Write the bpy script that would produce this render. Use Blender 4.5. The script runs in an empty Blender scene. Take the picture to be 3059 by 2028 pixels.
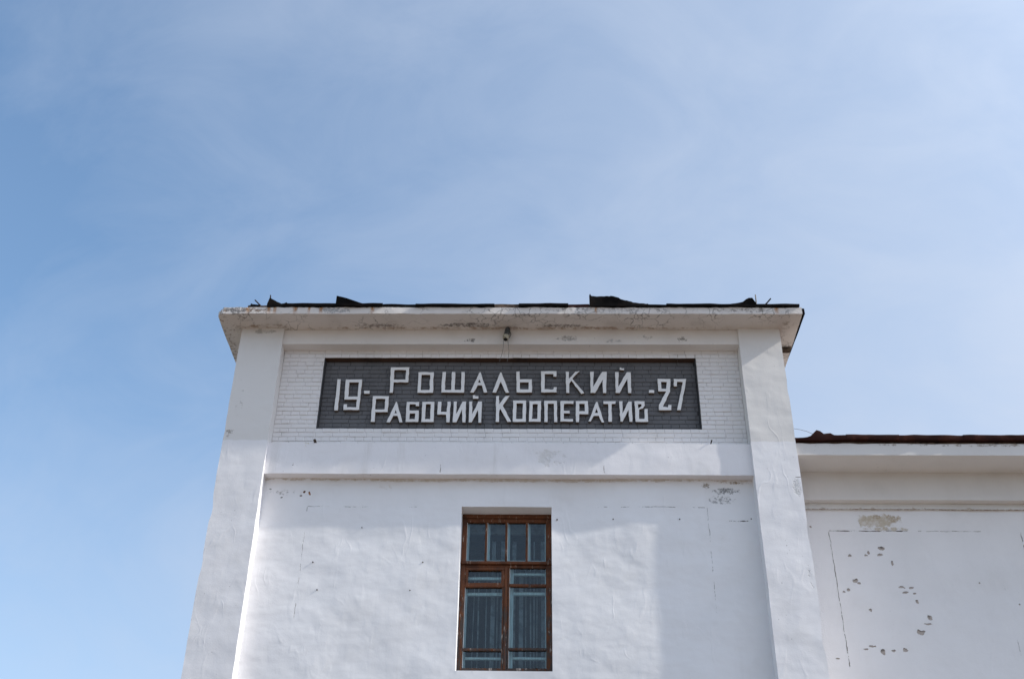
import bpy, bmesh, math, random
from mathutils import Vector, Matrix, noise

random.seed(7)
sc = bpy.context.scene
COL = sc.collection

# ------------------------------------------------------------------ camera
cam_data = bpy.data.cameras.new('camera')
cam = bpy.data.objects.new('camera', cam_data)
COL.objects.link(cam)
cam_data.sensor_fit = 'HORIZONTAL'
cam_data.sensor_width = 36.0
cam_data.lens = 40.970
cam_data.clip_start = 0.1
cam_data.clip_end = 2000.0
rot = Matrix(((0.999779, 0.016686, 0.012768), (-0.001072, -0.566381, 0.824143), (0.020983, -0.823974, -0.566238))).transposed()
cam.matrix_world = Matrix.Translation((0.0, -15.2, 1.6)) @ rot.to_4x4()
sc.camera = cam

# ------------------------------------------------------------------ light
SUN_AZ = math.radians(98.0)          # clockwise from +Y
SUN_EL = math.radians(36.2)
sun_dir = Vector((math.sin(SUN_AZ) * math.cos(SUN_EL), math.cos(SUN_AZ) * math.cos(SUN_EL), math.sin(SUN_EL)))

world = bpy.data.worlds.new('World')
sc.world = world
world.use_nodes = True
wn, wl = world.node_tree.nodes, world.node_tree.links
wn.clear()
w_out = wn.new('ShaderNodeOutputWorld')
w_sky = wn.new('ShaderNodeTexSky')
w_sky.sky_type = 'NISHITA'
w_sky.sun_disc = False
w_sky.sun_elevation = SUN_EL
w_sky.sun_rotation = SUN_AZ
w_sky.air_density = 1.0
w_sky.dust_density = 0.15
w_sky.ozone_density = 1.6
w_bg = wn.new('ShaderNodeBackground')
w_bg.inputs['Strength'].default_value = 0.15
w_wb = wn.new('ShaderNodeVectorMath'); w_wb.operation = 'MULTIPLY'
w_wb.inputs[1].default_value = (0.92, 1.01, 1.0)
wl.new(w_sky.outputs[0], w_wb.inputs[0])
wl.new(w_wb.outputs[0], w_bg.inputs['Color'])
w_veil = wn.new('ShaderNodeBackground')          # thin high cloud
w_veil.inputs['Color'].default_value = (0.53, 0.605, 0.74, 1)
w_veil.inputs['Strength'].default_value = 0.78
w_tc = wn.new('ShaderNodeTexCoord')


def wmath(op, a, b=None, clamp=False):
    m = wn.new('ShaderNodeMath'); m.operation = op; m.use_clamp = clamp
    for i, v in enumerate((a, b)):
        if v is None: continue
        if isinstance(v, (int, float)): m.inputs[i].default_value = v
        else: wl.new(v, m.inputs[i])
    return m.outputs[0]


def wnoise(scale, detail, rough, stretch, rotz, dist=0.0):
    mp = wn.new('ShaderNodeMapping')
    mp.inputs['Scale'].default_value = stretch
    mp.inputs['Rotation'].default_value = rotz
    wl.new(w_tc.outputs['Generated'], mp.inputs['Vector'])
    t = wn.new('ShaderNodeTexNoise')
    t.inputs['Scale'].default_value = scale
    t.inputs['Detail'].default_value = detail
    t.inputs['Roughness'].default_value = rough
    t.inputs['Distortion'].default_value = dist
    wl.new(mp.outputs[0], t.inputs['Vector'])
    return t.outputs['Fac']


w_dot = wn.new('ShaderNodeVectorMath'); w_dot.operation = 'DOT_PRODUCT'
w_nrm = wn.new('ShaderNodeVectorMath'); w_nrm.operation = 'NORMALIZE'
wl.new(w_tc.outputs['Generated'], w_nrm.inputs[0])
wl.new(w_nrm.outputs[0], w_dot.inputs[0])
w_dot.inputs[1].default_value = sun_dir
glow = wmath('MULTIPLY_ADD', w_dot.outputs['Value'], 0.95)
glow.node.inputs[2].default_value = 0.10
aur = wmath('MAXIMUM', w_dot.outputs['Value'], 0.0)
aur = wmath('MULTIPLY', wmath('POWER', aur, 6.0), 2.8)     # cloud brightens around the sun
wl.new(wmath('MULTIPLY', wmath('ADD', aur, 1.0), 0.75), w_veil.inputs['Strength'])
n1 = wnoise(1.7, 6.0, 0.55, (1, 1, 1.6), (0.3, 0.5, 0.4), 0.4)
n2 = wnoise(6.0, 7.0, 0.6, (1, 2.2, 1), (0.2, 0.4, 0.9), 0.6)
cl = wmath('ADD', wmath('MULTIPLY', wmath('SUBTRACT', n1, 0.5), 0.70), wmath('MULTIPLY', wmath('SUBTRACT', n2, 0.5), 0.48))
w_sep = wn.new('ShaderNodeSeparateXYZ'); wl.new(w_nrm.outputs[0], w_sep.inputs[0])
low = wmath('MULTIPLY', wmath('MAXIMUM', wmath('SUBTRACT', 0.60, w_sep.outputs['Z']), 0.0), 1.75)   # denser veil towards the horizon
fac = wmath('ADD', wmath('ADD', glow, cl), low)
fac = wmath('MINIMUM', wmath('MAXIMUM', fac, 0.03), 0.92)
w_mix = wn.new('ShaderNodeMixShader')
wl.new(fac, w_mix.inputs[0]); wl.new(w_bg.outputs[0], w_mix.inputs[1]); wl.new(w_veil.outputs[0], w_mix.inputs[2])
wl.new(w_mix.outputs[0], w_out.inputs['Surface'])

sun_data = bpy.data.lights.new('sun', 'SUN')
sun_data.energy = 3.2
sun_data.angle = math.radians(0.8)
sun_data.color = (1.0, 0.95, 0.87)
sun = bpy.data.objects.new('sun', sun_data)
COL.objects.link(sun)
sun.rotation_euler = sun_dir.to_track_quat('Z', 'Y').to_euler()
sun.location = (20, -3, 20)

sc.view_settings.view_transform = 'Standard'
sc.view_settings.look = 'None'
sc.view_settings.exposure = 0.62
sc.view_settings.gamma = 1.0
sc.view_settings.use_curve_mapping = False
sc.render.engine = 'CYCLES'
sc.cycles.max_bounces = 8
sc.cycles.diffuse_bounces = 5

# ------------------------------------------------------------------ materials


class NT:
    def __init__(s, name):
        s.mat = bpy.data.materials.new(name)
        s.mat.use_nodes = True
        s.t = s.mat.node_tree
        s.t.nodes.clear()
        s.out = s.t.nodes.new('ShaderNodeOutputMaterial')
        s.bsdf = s.t.nodes.new('ShaderNodeBsdfPrincipled')
        s.t.links.new(s.bsdf.outputs[0], s.out.inputs['Surface'])
        g = s.t.nodes.new('ShaderNodeNewGeometry')
        s.pos, s.nor = g.outputs['Position'], g.outputs['True Normal']
        sp = s.t.nodes.new('ShaderNodeSeparateXYZ'); s.t.links.new(s.pos, sp.inputs[0])
        s.x, s.y, s.z = sp.outputs
        sn = s.t.nodes.new('ShaderNodeSeparateXYZ'); s.t.links.new(s.nor, sn.inputs[0])
        s.nx, s.ny, s.nz = sn.outputs

    def put(s, v, sock):
        if v is None: return
        if isinstance(v, (int, float)): sock.default_value = v
        elif isinstance(v, tuple): sock.default_value = v if len(v) == 4 or sock.type == 'VECTOR' else v + (1,)
        else: s.t.links.new(v, sock)

    def m(s, op, a, b=None, c=None, clamp=False):
        n = s.t.nodes.new('ShaderNodeMath'); n.operation = op; n.use_clamp = clamp
        for i, v in enumerate((a, b, c)): s.put(v, n.inputs[i])
        return n.outputs[0]

    def step(s, v, lo, hi, a=0.0, b=1.0):
        n = s.t.nodes.new('ShaderNodeMapRange'); n.interpolation_type = 'SMOOTHSTEP'
        s.put(v, n.inputs['Value'])
        for k, q in (('From Min', lo), ('From Max', hi), ('To Min', a), ('To Max', b)): n.inputs[k].default_value = q
        return n.outputs[0]

    def noise(s, scale, detail=4.0, rough=0.55, stretch=(1, 1, 1), dist=0.0, off=(0, 0, 0)):
        mp = s.t.nodes.new('ShaderNodeMapping')
        mp.inputs['Scale'].default_value = stretch
        mp.inputs['Location'].default_value = off
        s.put(s.pos, mp.inputs['Vector'])
        n = s.t.nodes.new('ShaderNodeTexNoise')
        for k, q in (('Scale', scale), ('Detail', detail), ('Roughness', rough), ('Distortion', dist)): n.inputs[k].default_value = q
        s.put(mp.outputs[0], n.inputs['Vector'])
        return n.outputs['Fac']

    def mix(s, f, a, b):
        n = s.t.nodes.new('ShaderNodeMix'); n.data_type = 'RGBA'
        s.put(f, n.inputs[0]); s.put(a, n.inputs[6]); s.put(b, n.inputs[7])
        return n.outputs[2]

    def bump(s, layers):
        prev = None
        for h, dist in layers:
            b = s.t.nodes.new('ShaderNodeBump')
            b.inputs['Strength'].default_value = 1.0
            b.inputs['Distance'].default_value = dist
            s.put(h, b.inputs['Height'])
            if prev is not None: s.put(prev, b.inputs['Normal'])
            prev = b.outputs[0]
        s.put(prev, s.bsdf.inputs['Normal'])

    def fin(s, col, rough=0.85, metal=0.0, spec=0.25):
        s.put(col, s.bsdf.inputs['Base Color'])
        s.put(rough, s.bsdf.inputs['Roughness'])
        s.put(metal, s.bsdf.inputs['Metallic'])
        s.bsdf.inputs['Specular IOR Level'].default_value = spec
        return s.mat


def stucco(name, base=(0.74, 0.74, 0.73), dirt=(0.46, 0.43, 0.39), dirt_amt=0.25, runs=0.15, speck=0.0, craze=0.0,
           wave=0.012, trowel=0.004, grain=0.0012, feats=(), split=None, crowd_z=None):
    n = NT(name)
    col = n.mix(n.step(n.noise(0.9, 5, 0.6), 0.35, 0.7), base, tuple(c * 0.95 for c in base))
    if split:                                        # upper zone keeps the older, greyer coat
        zz, upcol = split
        edge = n.m('ADD', n.z, n.m('MULTIPLY', n.m('SUBTRACT', n.noise(6.0, 3), 0.5), 0.05))
        col = n.mix(n.step(edge, zz - 0.012, zz + 0.012), col, upcol)
    col = n.mix(n.m('MULTIPLY', n.step(n.noise(1.6, 8, 0.62, off=(3, 1, 2)), 0.48, 0.78), dirt_amt), col, dirt)
    if runs:
        r = n.step(n.noise(5.0, 5, 0.6, stretch=(1, 1, 0.10)), 0.52, 0.80)
        r = n.m('MULTIPLY', r, n.step(n.noise(0.8, 2, off=(9, 0, 0)), 0.42, 0.65))
        col = n.mix(n.m('MULTIPLY', r, runs), col, dirt)
    if speck:
        k = n.step(n.noise(30.0, 3, 0.5), 0.70, 0.74)
        k = n.m('MULTIPLY', k, n.step(n.noise(2.2, 4, off=(5, 5, 5)), 0.45, 0.62))
        col = n.mix(n.m('MULTIPLY', k, speck), col, (0.10, 0.095, 0.09))
    craze_h = None
    if craze:
        v = n.t.nodes.new('ShaderNodeTexVoronoi'); v.feature = 'DISTANCE_TO_EDGE'
        v.inputs['Scale'].default_value = 5.5
        wob = n.t.nodes.new('ShaderNodeTexNoise'); wob.inputs['Scale'].default_value = 7.0; wob.inputs['Detail'].default_value = 5
        n.put(n.pos, wob.inputs['Vector'])
        ad = n.t.nodes.new('ShaderNodeVectorMath'); ad.operation = 'MULTIPLY_ADD'
        n.put(wob.outputs['Color'], ad.inputs[0]); ad.inputs[1].default_value = (0.22, 0.22, 0.22); n.put(n.pos, ad.inputs[2])
        n.put(ad.outputs[0], v.inputs['Vector'])
        ck = n.step(v.outputs['Distance'], 0.012, 0.045, 1.0, 0.0)
        ck = n.m('MULTIPLY', ck, n.step(n.noise(1.3, 4, off=(7, 2, 1)), 0.44, 0.60))
        col = n.mix(n.m('MULTIPLY', ck, craze), col, (0.16, 0.145, 0.13))
    carve = None
    for ft in feats:
        kind = ft[0]
        if kind == 'vl':                             # wandering vertical hairline crack
            _, x0, z0, z1, w, c, thr = ft
            off = n.m('MULTIPLY', n.m('SUBTRACT', n.noise(9, 3, off=(x0, 0, 0)), 0.5), 0.035)
            d = n.m('ABSOLUTE', n.m('SUBTRACT', n.m('ADD', n.x, off), x0))
            d = n.m('DIVIDE', d, n.step(n.noise(7, 4, 0.7, off=(x0, 4, 8)), 0.30, 0.70, 0.25, 1.5))
            k = n.step(d, w * 0.5, w, 1, 0)
            k = n.m('MULTIPLY', k, n.m('MULTIPLY', n.step(n.z, z0, z0 + 0.02), n.step(n.z, z1 - 0.02, z1, 1, 0)))
            k = n.m('MULTIPLY', k, n.step(n.noise(5, 5, 0.7, off=(0, x0, 3)), thr, thr + 0.06))
        elif kind == 'hl':
            _, z0, x0, x1, w, c, thr = ft
            off = n.m('MULTIPLY', n.m('SUBTRACT', n.noise(8, 3, off=(0, 0, z0)), 0.5), 0.03)
            d = n.m('ABSOLUTE', n.m('SUBTRACT', n.m('ADD', n.z, off), z0))
            d = n.m('DIVIDE', d, n.step(n.noise(7, 4, 0.7, off=(x0, 4, 8)), 0.30, 0.70, 0.25, 1.5))
            k = n.step(d, w * 0.5, w, 1, 0)
            k = n.m('MULTIPLY', k, n.m('MULTIPLY', n.step(n.x, x0, x0 + 0.02), n.step(n.x, x1 - 0.02, x1, 1, 0)))
            k = n.m('MULTIPLY', k, n.step(n.noise(5, 5, 0.7, off=(0, z0, 3)), thr, thr + 0.06))
        elif kind == 'chip':                         # one flake of paint and plaster knocked off
            _, a0, b0, ra, rb, c = ft
            wx = n.m('MULTIPLY', n.m('SUBTRACT', n.noise(13, 3, 0.55, off=(a0, b0, 2)), 0.5), 2.6)
            wz = n.m('MULTIPLY', n.m('SUBTRACT', n.noise(17, 3, 0.55, off=(b0, a0, 5)), 0.5), 2.6)
            u = n.m('ADD', n.m('DIVIDE', n.m('SUBTRACT', n.x, a0), ra), wx); v2 = n.m('ADD', n.m('DIVIDE', n.m('SUBTRACT', n.z, b0), rb), wz)
            k = n.step(n.m('ADD', n.m('MULTIPLY', u, u), n.m('MULTIPLY', v2, v2)), 0.75, 1.0, 1, 0)
            c = n.mix(n.step(v2, 0.1, 0.7), n.mix(n.noise(40, 3), c, tuple(min(1, q * 2.0) for q in c)), tuple(q * 0.45 for q in c))  # upper part darkened: the shadow under the broken edge is painted in
        elif kind in ('sp', 'spy'):                  # ragged patch inside an ellipse
            _, a0, b0, ra, rb, c, scl, thr = ft
            bb = n.z if kind == 'sp' else n.y
            u = n.m('DIVIDE', n.m('SUBTRACT', n.x, a0), ra); v2 = n.m('DIVIDE', n.m('SUBTRACT', bb, b0), rb)
            rr = n.m('ADD', n.m('MULTIPLY', u, u), n.m('MULTIPLY', v2, v2))
            fall = n.step(rr, 0.0, 1.0, 0.20, -0.12)
            k = n.step(n.m('ADD', n.noise(scl, 8, 0.70, off=(a0, b0, 0)), fall), thr - 0.02, thr + 0.10)
            k = n.m('MULTIPLY', n.m('MULTIPLY', k, n.step(rr, 0.6, 1.0, 1, 0)), n.step(n.noise(scl * 2.5, 4), 0.3, 0.6, 0.45, 0.95))
            if kind == 'spy': k = n.m('MULTIPLY', k, n.m('LESS_THAN', n.nz, -0.5))
        elif kind == 'vs':                           # rust streak running down a fascia
            _, x0, w, z0, z1, c, amt = ft
            off = n.m('MULTIPLY', n.m('SUBTRACT', n.noise(14, 4, off=(x0, 0, 0)), 0.5), 0.05)
            d = n.m('ABSOLUTE', n.m('SUBTRACT', n.m('ADD', n.x, off), x0))
            k = n.m('MULTIPLY', n.step(d, w * 0.15, w, 1, 0), n.m('MULTIPLY', n.step(n.z, z0, z1, 0.35, 1), n.step(n.noise(40, 3), 0.3, 0.6, 0.35, 1)))
            k = n.m('MULTIPLY', k, n.m('MULTIPLY', n.m('LESS_THAN', n.ny, -0.5), amt))
        col = n.mix(k, col, c)
        if kind in ('vl', 'hl', 'sp', 'spy', 'chip'):
            carve = k if carve is None else n.m('MAXIMUM', carve, k)
    lay = []
    if wave: lay.append((n.noise(1.9, 2.5, 0.45, stretch=(1, 1, 1.5)), wave * 3))
    if wave >= 0.004:                                # sparse creases left by the float
        cr = n.m('ABSOLUTE', n.m('SUBTRACT', n.noise(2.0, 2, 0.4, stretch=(1.7, 1, 0.7), dist=0.5, off=(2, 6, 1)), 0.5))
        cr = n.m('MULTIPLY', n.step(cr, 0.0, 0.05, 1, 0), n.step(n.noise(1.7, 3, off=(8, 1, 4)), 0.46, 0.66))
        lay.append((cr, 0.0014))
    if trowel: lay.append((n.noise(4.5, 3, 0.42, stretch=(1.3, 1, 0.7), dist=0.6, off=(1, 2, 3)), trowel * 3))
    if grain: lay.append((n.noise(45, 4, 0.6), grain * 2))
    if carve is not None: lay.append((n.m('SUBTRACT', 1.0, carve), 0.004))
    n.bump(lay)
    return n.fin(col, 0.88, 0, 0.2)


GREYCHIP = (0.10, 0.095, 0.09)
RUST = (0.38, 0.17, 0.05)
M = {}
M['wall'] = stucco('wall_stucco', (0.805, 0.797, 0.805), dirt_amt=0.14, runs=0.14, wave=0.0075, trowel=0.0012, grain=0.0004, feats=[
    ('vl', -3.355, 7.5, 9.22, 0.006, (0.42, 0.41, 0.40), 0.50), ('hl', 9.222, -3.36, -1.7, 0.005, (0.40, 0.39, 0.38), 0.50),
    ('vl', 2.490, 7.6, 9.24, 0.005, (0.38, 0.37, 0.37), 0.47), ('hl', 9.236, 0.76, 2.49, 0.005, (0.3, 0.29, 0.29), 0.50),
    ('sp', 2.78, 9.50, 0.34, 0.10, (0.22, 0.22, 0.22), 20, 0.64), ('sp', 2.70, 9.36, 0.35, 0.12, (0.33, 0.33, 0.33), 26, 0.68),
    ('sp', 2.50, 9.58, 0.10, 0.07, (0.28, 0.23, 0.18), 24, 0.62), ('sp', 2.9, 9.64, 0.45, 0.04, (0.30, 0.22, 0.14), 18, 0.66),
    ('hl', 9.02, 2.78, 3.12, 0.010, (0.12, 0.11, 0.1), 0.50),
    ('chip', -3.43, 9.46, 0.022, 0.020, (0.10, 0.05, 0.03)), ('chip', -3.345, 9.43, 0.018, 0.032, (0.20, 0.09, 0.04)), ('chip', -3.47, 9.40, 0.018, 0.012, (0.12, 0.08, 0.06)), ('chip', -3.76, 9.37, 0.018, 0.010, (0.16, 0.15, 0.14)),
    ('chip', -3.93, 9.51, 0.02, 0.008, (0.2, 0.2, 0.2)), ('sp', -0.5, 9.67, 5.0, 0.05, (0.58, 0.52, 0.46), 7, 0.56),
    ('sp', -3.75, 9.45, 0.55, 0.10, (0.34, 0.33, 0.32), 26, 0.74), ('sp', -2.2, 9.55, 0.25, 0.10, (0.55, 0.48, 0.36), 9, 0.72),
])
M['pilaster'] = stucco('pilaster_stucco', (0.80, 0.785, 0.795), dirt_amt=0.20, runs=0.12, speck=0.9, wave=0.005, trowel=0.0009, grain=0.0005,
    split=(10.215, (0.70, 0.675, 0.65)), feats=[
    ('sp', -4.35, 12.20, 0.34, 0.08, (0.40, 0.38, 0.36), 6, 0.62), ('sp', -4.62, 10.32, 0.14, 0.14, (0.34, 0.31, 0.28), 14, 0.70),
    ('sp', -4.55, 10.9, 0.12, 0.5, (0.45, 0.42, 0.40), 16, 0.76), ('sp', 3.78, 9.45, 0.10, 0.25, (0.55, 0.55, 0.55), 8, 0.66),
    ('hl', 9.62, 3.64, 3.86, 0.010, (0.2, 0.18, 0.17), 0.42), ('sp', 3.80, 8.1, 0.08, 0.5, (0.5, 0.5, 0.5), 10, 0.72),
    ('sp', -4.5, 11.1, 0.35, 1.0, GREYCHIP, 38, 0.99)])
M['band'] = stucco('band_stucco', (0.81, 0.79, 0.80), dirt_amt=0.18, runs=0.55, wave=0.004, trowel=0.0012, grain=0.0006, speck=0.5, feats=[
    ('sp', -3.62, 9.86, 0.035, 0.09, (0.16, 0.15, 0.15), 20, 0.72), ('vl', -1.42, 9.70, 9.85, 0.008, (0.3, 0.28, 0.26), 0.3),
    ('vl', 1.0, 9.70, 9.84, 0.006, (0.25, 0.23, 0.22), 0.3), ('sp', 0.2, 9.95, 0.4, 0.22, (0.68, 0.66, 0.64), 5, 0.62),
    ('sp', -3.45, 10.18, 0.08, 0.10, (0.60, 0.54, 0.34), 10, 0.66)])
M['frieze'] = stucco('frieze_stucco', (0.75, 0.715, 0.685), dirt_amt=0.22, runs=0.12, wave=0.004, trowel=0.002, craze=0.0, speck=0.5, feats=[
    ('sp', -1.05, 12.06, 0.16, 0.06, (0.2, 0.19, 0.18), 22, 0.63), ('sp', 0.5, 12.10, 0.28, 0.09, (0.36, 0.35, 0.34), 14, 0.63),
    ('sp', 1.2, 12.05, 0.30, 0.06, (0.45, 0.44, 0.43), 12, 0.70), ('sp', 2.3, 12.08, 0.14, 0.09, (0.22, 0.2, 0.18), 18, 0.64),
    ('sp', 1.7, 12.11, 0.3, 0.08, (0.42, 0.40, 0.38), 14, 0.72)])
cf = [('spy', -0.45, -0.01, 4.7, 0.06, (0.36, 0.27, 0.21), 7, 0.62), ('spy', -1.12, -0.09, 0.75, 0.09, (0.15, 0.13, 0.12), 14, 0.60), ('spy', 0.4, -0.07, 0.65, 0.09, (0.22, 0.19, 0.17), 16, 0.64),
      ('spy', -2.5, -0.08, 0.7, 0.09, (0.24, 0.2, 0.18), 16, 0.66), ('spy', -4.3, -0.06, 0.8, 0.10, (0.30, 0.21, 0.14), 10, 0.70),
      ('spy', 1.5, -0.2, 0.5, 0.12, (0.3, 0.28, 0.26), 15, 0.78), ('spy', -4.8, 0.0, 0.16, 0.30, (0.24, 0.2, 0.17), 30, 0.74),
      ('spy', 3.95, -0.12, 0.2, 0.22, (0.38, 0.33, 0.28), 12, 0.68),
      ('sp', -4.98, 12.32, 0.20, 0.12, (0.24, 0.17, 0.12), 18, 0.66), ('sp', -4.72, 12.33, 0.35, 0.10, (0.15, 0.14, 0.14), 20, 0.62),
      ('sp', -4.4, 12.33, 0.35, 0.09, (0.20, 0.13, 0.09), 22, 0.66), ('sp', -3.2, 12.33, 0.5, 0.10, (0.28, 0.28, 0.28), 16, 0.64),
      ('sp', 3.3, 12.33, 0.8, 0.09, (0.25, 0.22, 0.2), 20, 0.68), ('sp', 0.9, 12.33, 1.6, 0.09, (0.35, 0.32, 0.3), 22, 0.70)]
for xx, ww in ((-4.22, 0.05), (-4.12, 0.04), (-3.80, 0.055), (-3.58, 0.03), (-3.39, 0.045), (-2.58, 0.05), (3.75, 0.05), (0.93, 0.03), (-4.55, 0.04)):
    cf.append(('vs', xx, ww, 12.26, 12.36, RUST, 1.0))
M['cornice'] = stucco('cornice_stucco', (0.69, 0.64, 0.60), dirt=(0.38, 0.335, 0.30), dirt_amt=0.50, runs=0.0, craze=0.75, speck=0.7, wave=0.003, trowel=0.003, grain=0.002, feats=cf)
M['wing_cornice'] = stucco('wing_cornice_stucco', (0.68, 0.65, 0.62), dirt_amt=0.22, runs=0.10, speck=0.6, wave=0.003, trowel=0.0015, feats=[
    ('sp', 6.5, 10.19, 3.0, 0.05, (0.30, 0.25, 0.2), 9, 0.70)])
M['moulding'] = stucco('moulding_stucco', (0.66, 0.65, 0.63), dirt_amt=0.35, runs=0.0, wave=0.003, trowel=0.002, feats=[
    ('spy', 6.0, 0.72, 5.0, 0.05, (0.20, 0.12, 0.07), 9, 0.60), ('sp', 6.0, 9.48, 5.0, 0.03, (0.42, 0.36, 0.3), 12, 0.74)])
wf = [('vl', 4.349, 7.05, 9.13, 0.0060, (0.20, 0.18, 0.16), 0.40), ('hl', 9.131, 4.345, 5.45, 0.008, (0.11, 0.09, 0.07), 0.38),
      ('hl', 9.128, 5.4, 6.6, 0.005, (0.35, 0.33, 0.31), 0.5), ('vl', 7.17, 8.2, 9.12, 0.010, (0.12, 0.1, 0.09), 0.40),
      ('vl', 6.75, 7.2, 8.3, 0.005, (0.4, 0.39, 0.38), 0.5),
      ('sp', 5.12, 9.30, 0.50, 0.17, (0.50, 0.43, 0.33), 7, 0.57), ('sp', 5.32, 9.33, 0.16, 0.10, (0.42, 0.34, 0.25), 12, 0.60),
      ('sp', 5.08, 9.36, 0.12, 0.05, (0.42, 0.34, 0.25), 14, 0.58), ('sp', 5.2, 9.16, 0.45, 0.05, (0.50, 0.43, 0.34), 10, 0.58)]
rc = random.Random(21)
for sx, sz, ra, rb in ((5.08, 8.85, .050, .026), (5.04, 8.75, .046, .022), (4.62, 8.34, .055, .034), (4.66, 8.30, .03, .02), (4.49, 8.20, .03, .022),
                       (4.43, 8.17, .03, .016), (5.28, 8.25, .052, .018), (5.41, 8.24, .036, .020), (5.31, 8.17, .055, .016), (5.44, 8.15, .028, .018),
                       (5.45, 8.03, .026, .034), (5.59, 7.79, .032, .05), (5.55, 7.70, .05, .014), (5.42, 7.58, .065, .040), (4.84, 7.29, .040, .044),
                       (5.00, 7.31, .034, .022), (5.16, 7.32, .034, .026), (4.70, 7.37, .06, .014), (4.62, 7.33, .03, .014), (4.76, 7.90, .022, .022), (4.60, 8.73, .026, .02), (4.84, 8.74, .028, .014),
                       (4.88, 8.78, .02, .024), (4.09, 9.20, .020, .016), (4.19, 7.19, .026, .012), (5.2, 8.62, .02, .03), (6.4, 8.32, .014, .014), (6.9, 8.0, .014, .014)):
    wf.append(('chip', sx, sz, ra, rb, (0.27, 0.235, 0.21)))
M['wing_wall'] = stucco('wing_wall_stucco', (0.79, 0.775, 0.775), dirt_amt=0.14, runs=0.08, speck=0.15, wave=0.005, trowel=0.002, feats=wf)
M['white_brick'] = stucco('white_painted_brick', (0.77, 0.745, 0.735), dirt_amt=0.20, runs=0.06, speck=0.25, wave=0.0, trowel=0.0015, grain=0.0014)
M['white_mortar'] = stucco('white_painted_mortar', (0.60, 0.58, 0.565), dirt=(0.13, 0.115, 0.105), dirt_amt=0.95, runs=0.0, speck=0.9, wave=0, trowel=0.002, grain=0.0015)
M['grey_brick'] = stucco('grey_painted_brick', (0.146, 0.146, 0.153), dirt=(0.06, 0.062, 0.068), dirt_amt=0.45, runs=0.1, wave=0, trowel=0.0015, grain=0.0014)
M['grey_mortar'] = stucco('grey_painted_mortar', (0.065, 0.065, 0.069), dirt=(0.02, 0.02, 0.021), dirt_amt=0.5, runs=0.0, wave=0, trowel=0.002, grain=0.0015)
M['bare_brick'] = stucco('bare_brick', (0.085, 0.048, 0.034), dirt=(0.035, 0.026, 0.022), dirt_amt=1.0, runs=0, wave=0, trowel=0.002, grain=0.002)
M['letter'] = stucco('letter_paint', (0.81, 0.80, 0.79), dirt_amt=0.24, runs=0.0, speck=0.12, wave=0, trowel=0.002, grain=0.0012)
M['letter_edge'] = stucco('letter_edge_concrete', (0.17, 0.13, 0.105), dirt=(0.08, 0.06, 0.05), dirt_amt=0.6, runs=0.0, wave=0, trowel=0.002)


def metal(name, a, b, rough=0.6, met=0.3, scale=6, bumpd=0.002, thr=0.5):
    n = NT(name)
    f = n.step(n.noise(scale, 6, 0.65), thr - 0.1, thr + 0.14)
    n.bump([(n.noise(scale * 3, 4), bumpd)])
    return n.fin(n.mix(f, a, b), n.step(n.noise(9, 3), 0.3, 0.7, rough - 0.1, rough + 0.12), met, 0.05)


M['black_metal'] = metal('blackened_roof_metal', (0.006, 0.0055, 0.0055), (0.012, 0.009, 0.008), 0.85, 0.0, thr=0.55)
M['rust_metal'] = metal('rusty_roof_metal', (0.034, 0.014, 0.012), (0.080, 0.029, 0.020), 0.6, 0.15, 3.0, thr=0.55)
M['tar'] = metal('roof_felt', (0.02, 0.019, 0.018), (0.04, 0.035, 0.03), 0.9, 0.0, 5)
M['lamp_metal'] = metal('grey_lamp_metal', (0.10, 0.105, 0.105), (0.045, 0.045, 0.045), 0.55, 0.4, 18)
M['lamp_ring'] = metal('beige_lamp_ring', (0.42, 0.39, 0.30), (0.25, 0.21, 0.15), 0.7, 0.0, 25)
M['dark_hole'] = metal('dark_socket', (0.02, 0.02, 0.02), (0.03, 0.03, 0.03), 0.6, 0.0)
M['wire'] = metal('wire_insulation', (0.20, 0.19, 0.18), (0.12, 0.11, 0.10), 0.6, 0.0)
M['pale_wood'] = metal('weathered_wood', (0.30, 0.26, 0.21), (0.16, 0.13, 0.10), 0.85, 0.0, 14)
M['dark_wood'] = metal('old_batten_wood', (0.14, 0.10, 0.075), (0.04, 0.03, 0.025), 0.9, 0.0, 8)
M['rod'] = metal('dark_rod', (0.025, 0.022, 0.02), (0.06, 0.03, 0.02), 0.7, 0.2)
M['rust_bracket'] = metal('rusty_bracket', (0.10, 0.075, 0.055), (0.045, 0.03, 0.025), 0.8, 0.1, 20)
M['ground'] = metal('asphalt_and_dust', (0.165, 0.132, 0.104), (0.23, 0.185, 0.145), 0.95, 0.0, 0.4)
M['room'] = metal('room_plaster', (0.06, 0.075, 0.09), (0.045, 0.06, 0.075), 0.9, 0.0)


def wood_paint(name, paint, bare, peel_lo, under=(0.075, 0.050, 0.038), low=0.10):
    n = NT(name)
    peel = n.step(n.noise(16, 6, 0.7, stretch=(1.6, 1, 0.35)), peel_lo, peel_lo + 0.05)
    lowz = n.step(n.z, 8.6, 7.3, -0.05, low)
    peel2 = n.step(n.m('ADD', n.noise(24, 6, 0.7, stretch=(1.2, 1, 0.22), off=(4, 4, 4)), lowz), 0.57, 0.66)
    g = n.step(n.noise(60, 3, stretch=(1, 1, 0.08)), 0.3, 0.7)
    c = n.mix(g, paint, tuple(v * 0.72 for v in paint))
    c = n.mix(n.step(n.noise(5, 5, 0.6, off=(1, 1, 7)), 0.45, 0.65), c, tuple(v * 0.45 for v in paint) if paint[0] < 0.3 else c)
    c = n.mix(peel2, c, under)
    c = n.mix(peel, c, bare)
    n.bump([(n.m('SUBTRACT', 1.0, n.m('MAXIMUM', peel, peel2)), 0.002), (n.noise(50, 3, stretch=(1, 1, 0.1)), 0.0015)])
    return n.fin(c, 0.6, 0, 0.35)


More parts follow.
